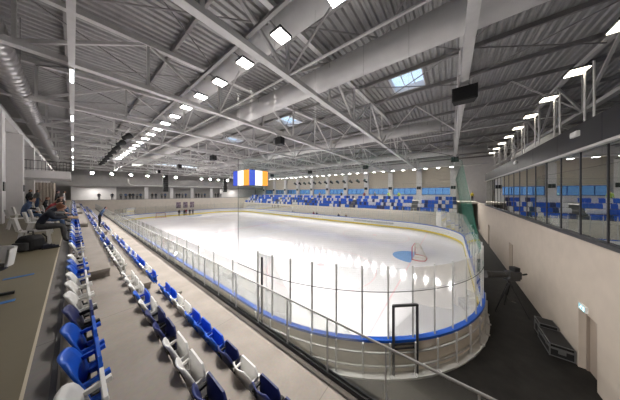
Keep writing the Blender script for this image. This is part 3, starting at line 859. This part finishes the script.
# ================================================================== LEFT BALCONY AND LOBBY
t = thing('balcony', 'white balcony with thin dark railing above the left walkway', 'balcony', (-1.6, 27, H+1.13))
MB().box(-6.5, -.12, 24.3, 30, H+1.13, H+1.70).build('slab', M['white_wall'], t)
rl = MB().bar((-6.5, 24.36, H+2.42), (-.15, 24.36, H+2.42), .05, .04).bar((-.15, 24.36, H+2.42), (-.15, 30, H+2.42), .05, .04).bar((-6.5, 24.36, H+1.82), (-.15, 24.36, H+1.82), .03, .03)
x = -6.4
while x < -.1: rl.bar((x, 24.36, H+1.7), (x, 24.36, H+2.42), .02, .02); x += .16
rl.build('railing', M['darkmetal'], t)
for k in range(6):
    x = -2.35+.25*k
cu = MB(); pts = []
for i in range(61):
    x = -3.6+2.5*i/60; pts.append((x, 33+.06*math.sin(i*1.3)))
for (a, b) in zip(pts, pts[1:]):
    cu.quad((*a, WALK+.02), (*b, WALK+.02), (*b, 7.25), (*a, 7.25)); cu.quad((a[0], a[1]+.02, WALK+.02), (a[0], a[1]+.02, 7.25), (b[0], b[1]+.02, 7.25), (b[0], b[1]+.02, WALK+.02))
tag(cu.build('curtain', M['curtain'], smooth=True), 'pale pleated curtain hanging behind the crowd under the balcony', 'curtain')
struct('wall_lobby', MB().box(XL, -3.6, 33, 33.2, WALK, 7.3), M['grey_wall'])

# ================================================================== PEOPLE
def person(name, label, loc, yaw, pose='stand', h=1.75, top='c_black', legs='c_char', hair='hair', fingers=False, group=None, shoes='black', lean=None, headturn=0., detail=1):
    J = []; E = []; R = []; T = []
    def j(p, r, par=None, t_='top'):
        J.append(Vector(p)); R.append(r if isinstance(r, tuple) else (r, r)); 
        if par is not None: E.append((par, len(J)-1)); T.append(t_)
        return len(J)-1
    s = 1.0
    if pose == 'stand': pz, ln, hipf = .95, .04 if lean is None else lean, 0
    else: pz, ln, hipf = .53, .12 if lean is None else lean, 1
    # forward is +Y ; lean = torso angle from vertical
    c, sn = math.cos(ln), math.sin(ln)
    def tor(x, u, f=0.): return Vector((x, u*sn+f*c, pz+u*c-f*sn))
    pel = j((0, 0, pz), (.165, .12), None)
    wa = j(tor(0, .16), (.15, .105), pel, 'top'); ch = j(tor(0, .36, .01), (.175, .115), wa, 'top')
    nb = j(tor(0, .50), (.085, .075), ch, 'top')
    hd = ln*.9+(.5 if pose != 'stand' and ln > .4 else .05)
    hc, hs = math.cos(hd), math.sin(hd); nbp = J[nb]
    def head(u, f=0.): return nbp+Vector((0, u*hs+f*hc, u*hc-f*hs))
    nk = j(head(.07, .01), .056, nb, 'skin'); h1 = j(head(.13, .025), (.072, .085), nk, 'skin'); h2 = j(head(.20, .02), (.085, .105), h1, 'head'); h3 = j(head(.27, .01), (.065, .085), h2, 'head')
    if detail:
        j(head(.16, .125), .014, h1, 'skin')
    for sd in (-1, 1):
        sh = j(tor(sd*.19, .44), .072, ch, 'top')
        if pose == 'stand': el = Vector((sd*.245, -.03+.2*sn, pz+.17)); wr = Vector((sd*.25, .08+.1*sn, pz-.07)); hv = Vector((sd*.01, .04, -.10))
        elif ln > .5:       el = Vector((sd*.24, .30+.10*(ln-.5), .76)); wr = Vector((sd*.09, .52, .74)); hv = Vector((-sd*.02, .10, -.02))
        else:               el = Vector((sd*.24, .06, pz+.20)); wr = Vector((sd*.14, .30, pz+.14)); hv = Vector((-sd*.02, .09, -.03))
        e_ = j(el, .050, sh, 'top'); w_ = j(wr, .034, e_, 'top'); p_ = j(wr+hv*.6, (.040, .026), w_, 'skin')
        if fingers:
            side = Vector((1, 0, 0)) if abs(hv.x) < .05 else Vector((0, 1, 0))
            d = hv.normalized()
            for q in range(4):
                o_ = side*(.027*(q-1.5)); L = (.036, .042, .040, .032)[q]
                a = j(wr+hv*.9+o_, .0105, p_, 'skin'); b = j(wr+hv*.9+o_+d*L+Vector((0, 0, -.012)), .0095, a, 'skin'); j(wr+hv*.9+o_+d*L*1.6+Vector((0, 0, -.036)), .008, b, 'skin')
            a = j(wr+hv*.45-side*sd*.045, .012, p_, 'skin'); j(wr+hv*.75-side*sd*.065, .010, a, 'skin')
        else: j(wr+hv*1.5, (.034, .018), p_, 'skin')
        if pose == 'stand': hp, kn, an, to = (sd*.095, 0, pz-.07), (sd*.10, .02, .50), (sd*.105, -.03, .09), (sd*.12, .13, .035)
        elif pose == 'perch': hp, kn, an, to = (sd*.10, .06, pz-.01), (sd*.13, .46, pz-.02), (sd*.12, .50, .09), (sd*.13, .66, .035)
        else: hp, kn, an, to = (sd*.10, .06, pz-.01), (sd*.12, .46, pz-.01), (sd*.12, .44, .09), (sd*.13, .60, .035)
        a = j(hp, .098, pel, 'legs'); b = j(kn, .066, a, 'legs'); c_ = j(an, .046, b, 'legs'); j(to, (.045, .036), c_, 'shoes')
    me = bpy.data.meshes.new('tmp'); me.from_pydata(J, E, []); ob = bpy.data.objects.new('tmp', me); C.objects.link(ob)
    md = ob.modifiers.new('Skin', 'SKIN'); md.use_smooth_shade = True; md.branch_smoothing = .4
    sv = me.skin_vertices[0].data
    for i, r in enumerate(R): sv[i].radius = r; sv[i].use_root = (i == 0)
    ss = ob.modifiers.new('Sub', 'SUBSURF'); ss.levels = 1 if detail < 2 else 2; ss.render_levels = ss.levels
    dg = bpy.context.evaluated_depsgraph_get(); dg.update()
    nm = bpy.data.meshes.new_from_object(ob.evaluated_get(dg)); bpy.data.objects.remove(ob); bpy.data.meshes.remove(me)
    nm.name = name
    nm.materials.clear()
    mats_ = [M['skin'], M[top], M[legs], M[shoes], M[hair]]
    for q in mats_: nm.materials.append(q)
    segs = [(J[a], J[b], T[k], (R[a][0]+R[b][0])/2) for k, (a, b) in enumerate(E)]
    fwd = Vector((0, hc, -hs)); hcen = head(.19, .02)
    for p in nm.polygons:
        best = None; ce = p.center
        for a, b, tname, rad in segs:
            ab = b-a; f = max(0, min(1, (ce-a).dot(ab)/max(ab.length_squared, 1e-9))); d = (ce-(a+ab*f)).length-rad
            if best is None or d < best[0]: best = (d, tname)
        n_ = best[1]
        if n_ in ('head', 'skin') and (ce-hcen).length < .16:
            rel = ce-hcen; isface = rel.dot(fwd) > .02 and rel.z < .075
            idx = 0 if isface else (4 if rel.dot(fwd) < .03 and rel.z > -.06 or rel.z > .06 else 0)
        else: idx = {'skin': 0, 'head': 4, 'top': 1, 'legs': 2, 'shoes': 3}[n_]
        p.material_index = idx; p.use_smooth = True
    o = bpy.data.objects.new(name, nm); C.objects.link(o)
    k = h/1.75; o.scale = (k, k, k); o.location = loc; o.rotation_euler.z = yaw
    return tag(o, label, 'person', group)

FX = -PI/2     # faces +X
def white_chair(x, y, yaw, label, group=None):
    t = thing('plastic_chair', label, 'chair', (x, y, WALK), group); t.rotation_euler.z = yaw
    def pb(nm, mb, m): 
        mb.v = [v+Vector((x, y, WALK)) for v in mb.v]; return mb.build(nm, m, t, bevel=.006)
    pb('seat', MB().box(-.22, .22, -.22, .24, .42, .45), M['white'])
    b = MB()
    for i in range(6):
        xa, xb = -.21+.07*i, -.14+.07*i; ya = lambda q: -.22-.05*(1-(q/.21)**2)
        b.quad((xa, ya(xa), .47), (xb, ya(xb), .47), (xb, ya(xb)-.07, .82), (xa, ya(xa)-.07, .82)); b.quad((xa, ya(xa)-.02, .47), (xa, ya(xa)-.09, .82), (xb, ya(xb)-.09, .82), (xb, ya(xb)-.02, .47))
    pb('backrest', b, M['white'])
    for sx in (-1, 1):
        pb('leg', MB().bar((sx*.20, .21, .42), (sx*.23, .25, 0), .045, .035), M['white'])
        pb('leg', MB().bar((sx*.20, -.20, .42), (sx*.23, -.27, 0), .045, .035).bar((sx*.2, -.2, .42), (sx*.2, -.24, .5), .04, .03), M['white'])
    return t
# the nearest spectator, bent forward on a white chair
MX, MY = -.66, 9.3
white_chair(MX, MY, FX, 'white plastic chair under the man in navy jacket')
person('person', 'person in navy jacket and charcoal trousers sitting bent forward beside the kerb', (MX, MY, WALK), FX, 'perch', 1.80, 'c_navy', 'c_char', 'redhair', True, lean=.56, detail=2)
t = thing('backpack', 'black backpack lying on the walkway behind the seated man', 'bag', (-.68, 8.72, WALK))
bp = MB()
prof = [(-.20, .0), (.20, .0), (.23, .12), (.21, .34), (.13, .45), (-.13, .45), (-.21, .34), (-.23, .12)]
n = len(prof)
prof = [(a*.8, b*.85) for a, b in prof]
for yq, sc_ in ((-.17, .86), (-.11, 1.0), (.10, 1.0), (.16, .9)): bp.v += [Vector((px*sc_, yq, pz*sc_+.01)) for px, pz in prof]
for i in range(3):
    for k in range(n): bp.face((i*n+k, i*n+(k+1) % n, (i+1)*n+(k+1) % n, (i+1)*n+k))
bp.face(range(n-1, -1, -1)); bp.face(range(3*n, 4*n))
bp.move((-.68, 8.72, WALK), -.7).build('bag_body', M['c_black'], t, smooth=False, bevel=.02)
MB().box(-.14, .14, -.24, -.16, .04, .24).move((-.68, 8.72, WALK), -.7).build('front_pocket', M['c_char'], t, bevel=.02)
MB().tube([(-.05, 0, .44), (-.05, 0, .50), (.05, 0, .50), (.05, 0, .44)], .014, 6).move((-.68, 8.72, WALK), -.7).build('handle', M['black'], t)
for sx in (-.1, .1): MB().tube([(sx, .15, .40), (sx, .24, .30), (sx, .24, .15), (sx*1.4, .16, .04)], .016, 6).move((-.68, 8.72, WALK), -.7).build('strap', M['black'], t)
for i, (x, y, yaw) in enumerate(((-.44, 8.72, -1.2), (-.38, 8.58, -1.5))):
    t = thing('shoe', f'dark shoe standing on the floor by the backpack, {["left","right"][i]} one', 'shoe', (x, y, WALK), 'pair of dark shoes')
    MB().prism([(-.045, -.13), (.045, -.13), (.05, .02), (.04, .13), (0, .16), (-.04, .13), (-.05, .02)], 0, .03).move((x, y, WALK), yaw).build('sole', M['black'], t)
    MB().prism([(-.038, -.12), (.038, -.12), (.043, .02), (.034, .12), (0, .15), (-.034, .12), (-.043, .02)], .03, .075).prism([(-.036, -.118), (.036, -.118), (.036, .03), (-.036, .03)], .075, .12).move((x, y, WALK), yaw).build('upper', M['c_navy'], t, bevel=.008)
tag(MB().box(-.16, .16, -.12, .12, -.004, .008, Matrix.Rotation(.2, 3, 'X')).move((-.06, 9.30, WALK+.74)).build('folder', M['paper']), 'tan paper held in the hands of the man in navy jacket', 'paper')
# swivel chair, bottom left
qx, qy = -.80, 5.12
t = thing('swivel_chair', 'white backed chair with black seat and pedestal at the left edge', 'chair', (qx, qy, WALK))
def qb(nm, mb, m, **k): return mb.move((qx, qy, WALK), -PI/2+.35).build(nm, m, t, **k)
qb('seat', MB().prism([(.22*math.cos(2*PI*i/16), .22*math.sin(2*PI*i/16)) for i in range(16)], .40, .46), M['black'], bevel=.012)
bk = MB()
for i in range(8):
    a0, a1 = -.9+1.8*i/8, -.9+1.8*(i+1)/8
    p = lambda a, r, z: (r*math.sin(a), r*math.cos(a), z)
    bk.quad(p(a0, .24, .45), p(a1, .24, .45), p(a1, .27, .70), p(a0, .27, .70)); bk.quad(p(a0, .265, .45), p(a0, .295, .70), p(a1, .295, .70), p(a1, .265, .45)); bk.quad(p(a0, .27, .70), p(a1, .27, .70), p(a1, .295, .70), p(a0, .295, .70))
qb('backrest', bk, M['white'])
qb('pedestal', MB().lathe((0, 0, 0), [(.05, .02), (.04, .1), (.035, .40)], 12), M['black'])
st = MB()
for k in range(5): a = 2*PI*k/5; st.bar((0, 0, .05), (.27*math.cos(a), .27*math.sin(a), .03), .05, .035)
qb('star_base', st, M['black'])
# blue floor tapes
for i, (x, y, rz, L) in enumerate(((-.59, 6.12, .0, .30), (-.62, 4.84, .0, .25))):
    tag(MB().box(-L/2, L/2, -.045, .045, 0, .004).move((x, y, WALK+.001), rz).build('floor_tape', M['tape']), ['long strip of blue tape on the floor beside the swivel chair', 'short strip of blue tape on the floor at the left photo edge'][i], 'tape')

crowd = [  # x, y, pose, yaw, top, legs, hair, lean, label
    (-.72, 11.9, 'perch', FX, 'c_grey', 'c_denim', 'redhair', .55, 'person with auburn hair and grey top seated just beyond the man in navy'),
    (-.75, 13.6, 'perch', FX, 'c_red', 'c_black', 'hair', .45, 'person in dark red jacket seated beside the kerb'),
    (-1.35, 14.4, 'perch', FX+.2, 'c_denim', 'c_denim', 'hair', .35, 'person in denim blue top seated behind the dark red jacket'),
    (-.7, 15.6, 'perch', FX, 'c_black', 'c_char', 'hair', .4, 'person in black seated beyond the dark red jacket'),
    (-1.45, 16.8, 'perch', FX, 'c_black', 'c_black', 'hair', .2, 'person in black seated under the balcony edge, back row'),
    (-.7, 17.6, 'perch', FX, 'c_brown', 'c_denim', 'hair', .3, 'person in tan top seated by the kerb in the crowd'),
    (-1.1, 19.4, 'perch', FX, 'c_black', 'c_char', 'redhair', .2, 'person in black with auburn hair seated in the crowd'),
    (-.7, 20.4, 'perch', FX, 'c_white', 'c_denim', 'hair', .3, 'person in white top seated by the kerb at the crowd end'),
]
for i, (x, y, po, yaw, tp, lg, hr, ln, lab) in enumerate(crowd):
    white_chair(x-.02, y, yaw, 'white plastic chair under the '+lab.split(' seated')[0]+', '+['nearest of the crowd', 'second of the crowd', 'back row', 'fourth of the crowd', 'far back row', 'by the kerb', 'far end', 'last one'][i], 'white chairs of the walkway crowd')
    person('person', lab, (x, y, WALK), yaw, po, 1.72+.06*(i % 3), tp, lg, hr, True, lean=ln, group='crowd on the left walkway')
person('person', 'person in grey top and jeans standing below the balcony', (-1.95, 28.6, WALK), FX+.5, 'stand', 1.8, 'c_grey', 'c_denim', 'hair', True)
person('person', 'person in black and jeans standing by the second column below the balcony', (-2.0, 24.9, WALK), FX-.3, 'stand', 1.8, 'c_black', 'c_denim', 'hair', True)
person('person', 'person in black standing at the rear of the walkway crowd', (-.75, 23.0, WALK), FX, 'stand', 1.7, 'c_black', 'c_black', 'hair', True)
person('person', 'person in pale top with dark trousers standing by the kerb beyond the crowd', (-.5, 25.5, WALK), FX, 'stand', 1.7, 'c_white', 'c_char', 'hair', True)
person('person', 'person in navy leaning over on the middle tread of the near stand', (1.32, 22.9, T2), FX, 'stand', 1.78, 'c_denim', 'c_black', 'hair', True, lean=.5)
person('person', 'person in yellow top and black trousers standing at the end of the opposite stand', (44.6, -3.2, 4.35+.35), PI/2+.6, 'stand', 1.8, 'c_yellow', 'c_black', 'hair')
struct('landing', MB().box(41, WX, WR, -1.0, 4.35, WALK), M['beige_far'])
# people at the far end of the ice
for i, (x, y, tp) in enumerate(((17.2, 57.2, 'c_black'), (18.2, 56.6, 'c_navy'), (18.9, 57.5, 'c_red'), (19.6, 56.9, 'c_black'), (20.5, 57.3, 'c_grey'))):
    person('person', f'person standing on the ice before the far posters, {nth(i)} from the left', (x, y, IZ), PI, 'stand', 1.8, tp, 'c_black', 'hair', group='people standing on the far ice', detail=0)
for i, x in enumerate((18.2, 19.9, 21.6)):
    tag(MB().box(x-.55, x+.55, 60.975, 61.0, 1.9, 3.6).build('poster', M['poster']), f'dark colourful poster on the far wall, {nth(i)} from the left', 'poster', 'posters on the far wall')
# spectators of the far gallery
gx = [3.5, 5.5, 6.9, 7.7, 8.4, 9.0, 9.7, 10.4, 12.6, 13.4, 14.6, 15.4, 18.0, 18.7, 19.4, 20.3, 23.0, 23.8, 24.6, 25.6, 28.8, 29.7, 30.6]
bayn = ['left of the first white pillar', 'between the first and second white pillars', 'between the second and third white pillars', 'between the third and fourth white pillars', 'right of the fourth white pillar']
proto = [person('person', f'dark-clothed spectator standing in the far gallery {bayn[0]}', (gx[k], 61.8, 4.55), PI, 'stand', 1.75, tp, 'c_black', 'hair', group='spectators in the far gallery', detail=0) for k, tp in enumerate(('c_black', 'c_navy', 'c_grey', 'c_denim'))]
for k in range(4, len(gx)):
    x = gx[k]; b = sum(x > q for q in (11.4, 16.7, 21.8, 27.4))
    o = proto[k % 4].copy(); C.objects.link(o); o.location = (x, 61.75+.25*(k % 2), 4.55); o['label'] = f'dark-clothed spectator standing in the far gallery {bayn[b]}'
for o, x in zip(proto, gx): o['label'] = 'dark-clothed spectator standing in the far gallery '+(bayn[0] if x > 5 else 'before the white panel')
# people in the opposite stand and at the far benches
fp = [(fx[3]+1.4, 10.3, WALK, 'c_green', 'person in lime top standing behind the opposite stand, left of the paired one'),
      (fx[3]+1.4, 8.3, WALK, 'c_green', 'person in lime top standing behind the opposite stand near the right aisle'),
      (fx[3]+1.6, 21.5, WALK, 'c_black', 'person in black standing behind the opposite stand by its middle aisle'),
      (fx[3]+1.5, 15.6, WALK, 'c_red', 'person in dark red standing behind the opposite stand'),
      (fx[3]+1.5, 28.0, WALK, 'c_brown', 'person in tan standing behind the opposite stand, towards the left'),
      (fx[3]+1.6, 13.2, WALK, 'c_grey', 'person in grey standing behind the opposite stand near a column'),
      (35.9, 26.5, 0, 'c_red', 'person in red standing by the opposite boards at the bench'),
      (35.9, 25.5, 0, 'c_black', 'person in black standing by the opposite boards at the bench'),
      (35.9, 19.6, 0, 'c_black', 'person in black standing alone behind the opposite boards'),
      (35.9, 17.8, 0, 'c_brown', 'person in tan standing behind the opposite boards, right of the bench'),
      (35.9, 33.5, 0, 'c_grey', 'person in grey standing behind the opposite boards, left of the bench')]
for (x, y, z, tp, lab) in fp: person('person', lab, (x, y, z), PI/2, 'stand', 1.78, tp, 'c_black', 'hair', detail=0, group='people on the opposite side')

# ================================================================== RIGHT-HAND FLOOR: TV CAMERA, FLIGHT CASES, EXIT SIGN
tx, ty = 13.9, -2.45
t = thing('video_camera', 'black broadcast camera on the tripod behind the near goal', 'camera', (tx, ty, 1.62))
yaw = math.radians(35)     # lens points across the rink
def cb(nm, mb, m, **k):
    mb.v = [v*1.25 for v in mb.v]; return mb.move((tx, ty, 1.62), yaw).build(nm, m, t, **k)
cb('camera_body', MB().box(-.13, .13, -.38, .10, .10, .40), M['camblack'], bevel=.03)
cb('lens', MB().tube([(0, .08, .26), (0, .22, .26), (0, .24, .26), (0, .80, .26), (0, .84, .26), (0, .98, .26)], [.10, .10, .115, .125, .135, .135], 14), M['camblack'], smooth=False)
cb('viewfinder', MB().box(-.14, .10, -.30, -.08, .42, .58).bar((0, -.2, .38), (0, -.2, .44), .06, .06), M['blackgloss'], bevel=.015)
cb('pan_handle', MB().tube([(.08, -.20, .06), (.14, -.55, .16), (.15, -.78, .20)], .016, 6), M['black'])
cb('handle_grip', MB().tube([(.15, -.70, .185), (.155, -.86, .215)], .032, 8), M['black'])
cb('base_plate', MB().box(-.10, .10, -.34, .16, .02, .10), M['darkmetal'])
t2 = thing('tripod', 'black tripod holding the broadcast camera behind the near goal', 'tripod', (tx, ty, 0))
MB().lathe((tx, ty, 1.40), [(.10, 0), (.12, .05), (.07, .12), (.09, .18), (.09, .22)], 12).build('head', M['black'], t2)
for k in range(3):
    a = yaw+PI/2+2*PI*k/3; d = Vector((math.cos(a), math.sin(a), 0)); s_ = Vector((-d.y, d.x, 0))
    p = Vector((tx, ty, 0))
    MB().tube([p+d*.08+s_*.045+Vector((0,0,1.42)), p+d*.40+s_*.03+Vector((0,0,.70))], .028, 6).tube([p+d*.08-s_*.045+Vector((0,0,1.42)), p+d*.40-s_*.03+Vector((0,0,.70))], .028, 6).tube([p+d*.36+Vector((0,0,.78)), p+d*.70+Vector((0,0,.02))], .026, 6).build('leg', M['black'], t2)
    MB().tube([p+Vector((0,0,.62)), p+d*.43+Vector((0,0,.62))], .012, 6).build('spreader', M['black'], t2)
    MB().lathe(tuple(p+d*.70), [(.04, 0), (.04, .03), (.02, .05)], 8).build('foot', M['black'], t2)
def flight_case(x0, x1, y0, y1, z0, h, lid, label):
    t = thing('flight_case', label, 'case', ((x0+x1)/2, (y0+y1)/2, z0))
    z1 = z0+h; zl = z1-lid
    MB().box(x0+.01, x1-.01, y0+.01, y1-.01, z0+.03, zl-.006).build('case_body', M['black'], t)
    l = MB().box(x0+.01, x1-.01, y0+.01, y1-.01, zl+.006, z1-.01).build('lid', M['blackgloss'], t)
    e = MB()
    for z in (z0+.045, zl-.02, zl+.02, z1-.02):
        e.bar((x0, y0, z), (x1, y0, z), .02, .03).bar((x0, y1, z), (x1, y1, z), .02, .03).bar((x0, y0, z), (x0, y1, z), .02, .03).bar((x1, y0, z), (x1, y1, z), .02, .03)
    for x in (x0, x1):
        for y in (y0, y1): e.bar((x, y, z0+.03), (x, y, z1-.01), .035, .035)
    e.build('edging', M['caseedge'], t)
    for x in (x0+.25*(x1-x0), x0+.75*(x1-x0)): MB().box(x-.06, x+.06, y1, y1+.018, zl-.06, zl+.06).build('latch', M['caseedge'], t)
    MB().box(x0-.018, x0, (y0+y1)/2-.09, (y0+y1)/2+.09, z0+.18, z0+.30).build('handle', M['caseedge'], t)
    for x in (x0+.06, x1-.06):
        for y in (y0+.06, y1-.06): MB().box(x-.03, x+.03, y-.03, y+.03, z0, z0+.035).build('foot', M['black'], t)
    return t
flight_case(11.08, 12.20, WR+.04, WR+.62, 0, .50, .16, 'long black flight case with metal edges on the floor by the exit door')
flight_case(12.26, 12.80, WR+.08, WR+.58, 0, .62, .18, 'small black flight case standing behind the long flight case')
t = thing('exit_sign', 'small lit pictogram exit sign above the recessed door', 'sign', (10.62, WR, 2.18))
MB().box(10.42, 10.82, WR, WR+.06, 2.18, 2.38).build('housing', M['white'], t)
sg = MB().mat(0).box(10.43, 10.81, WR+.06, WR+.064, 2.19, 2.37)
sg.mat(1); yq = WR+.066
def sq(pts): sg.quad(*[(x, yq, z) for x, z in pts])
sq([(10.46, 2.21), (10.46, 2.35), (10.54, 2.35), (10.54, 2.21)])
sq([(10.66, 2.25), (10.63, 2.31), (10.67, 2.33), (10.70, 2.27)]); sq([(10.63, 2.335), (10.63, 2.36), (10.66, 2.36), (10.66, 2.335)])
sq([(10.66, 2.25), (10.60, 2.21), (10.62, 2.20), (10.69, 2.25)]); sq([(10.68, 2.26), (10.75, 2.22), (10.76, 2.24), (10.70, 2.28)]); sq([(10.63, 2.31), (10.57, 2.29), (10.57, 2.30), (10.64, 2.33)])
sg.build('sign_face', [M['exit_face'], M['exit_white']], t)
# small emergency lights on the fascia
for i, (x, z) in enumerate(((11.0, H+2.0), (18.6, H+2.0))):
    t = thing('emergency_light', f'small pale emergency light box on the fascia, {["right","left"][i]} one', 'light', (x, WR+.03, z), 'emergency lights on the fascia')
    MB().box(x-.22, x+.22, WR+.03, WR+.12, z, z+.20).build('housing', M['white'], t, bevel=.012)
    MB().box(x-.19, x+.19, WR+.12, WR+.13, z+.02, z+.16).build('lens', M['board'], t)
# white air handling tube lying on the lounge roof
tag(MB().tube([(16.5, WR-1.0, FT+.55), (23.5, WR-1.0, FT+.55)], .42, 16).build('roof_duct', M['duct'], smooth=True), 'short white duct lying on the lounge roof behind the fascia', 'duct')
for x in (17.5, 22.5): tag(MB().box(x-.1, x+.1, WR-1.4, WR-.6, FT-.1, FT+.16).build('duct_cradle', M['darkmetal']), f'dark cradle under the {"right" if x < 20 else "left"} end of the roof duct', 'cradle')
struct('lounge_roof', MB().box(LX0, LX1, YN+4, WR-.28, FT-.1, FT), M['fascia'])

# lamps inside the panel fixtures, plus unseen fill lamps in the far gallery
def area(x, y, z, sx, sy, power, tilt_x=0., tilt_y=0., spread=130, col=(1, .965, .92)):
    l = bpy.data.lights.new('panel_or_fill_lamp', 'AREA'); l.shape = 'RECTANGLE'; l.size = sx; l.size_y = sy; l.energy = power; l.color = col; l.spread = math.radians(spread)
    o = bpy.data.objects.new('panel_or_fill_lamp', l); C.objects.link(o); o.location = (x, y, z); o.rotation_euler = (tilt_x, tilt_y, 0)
for k in range(19): area(LXN, 2.3+2.0*k, H+5.0-.012, .44, .40, LP, 0, math.radians(-24))
for k in range(8): area(3.0+4.7*k, 62.6 if k in (0, 7) else 63.4, 7.55, 1.2, .3, GL*(2.6 if k in (0, 7) else 1), 0, 0, 170)  # unseen lamps added to brighten the gallery bays, no fixtures modelled there
for k in range(28): area(42.0, -.2+2.0*k, H+4.72-.012, .58, .48, LP, 0, math.radians(20))
# ================================================================== WORLD, COLOUR
wd = bpy.data.worlds.new('world'); sc.world = wd; wd.use_nodes = True
bg = wd.node_tree.nodes['Background']; bg.inputs['Color'].default_value = (.76, .86, 1., 1); bg.inputs['Strength'].default_value = 1.25
sc.view_settings.view_transform = 'Standard'; sc.view_settings.look = 'None'; sc.view_settings.gamma = 1; sc.view_settings.use_curve_mapping = False
sc.view_settings.exposure = 0.95
sc.cycles.use_denoising = True
sc.cycles.transparent_max_bounces = 24; sc.cycles.max_bounces = 10; sc.cycles.diffuse_bounces = 5
for o in bpy.data.objects:
    if '_w' in o: del o['_w']
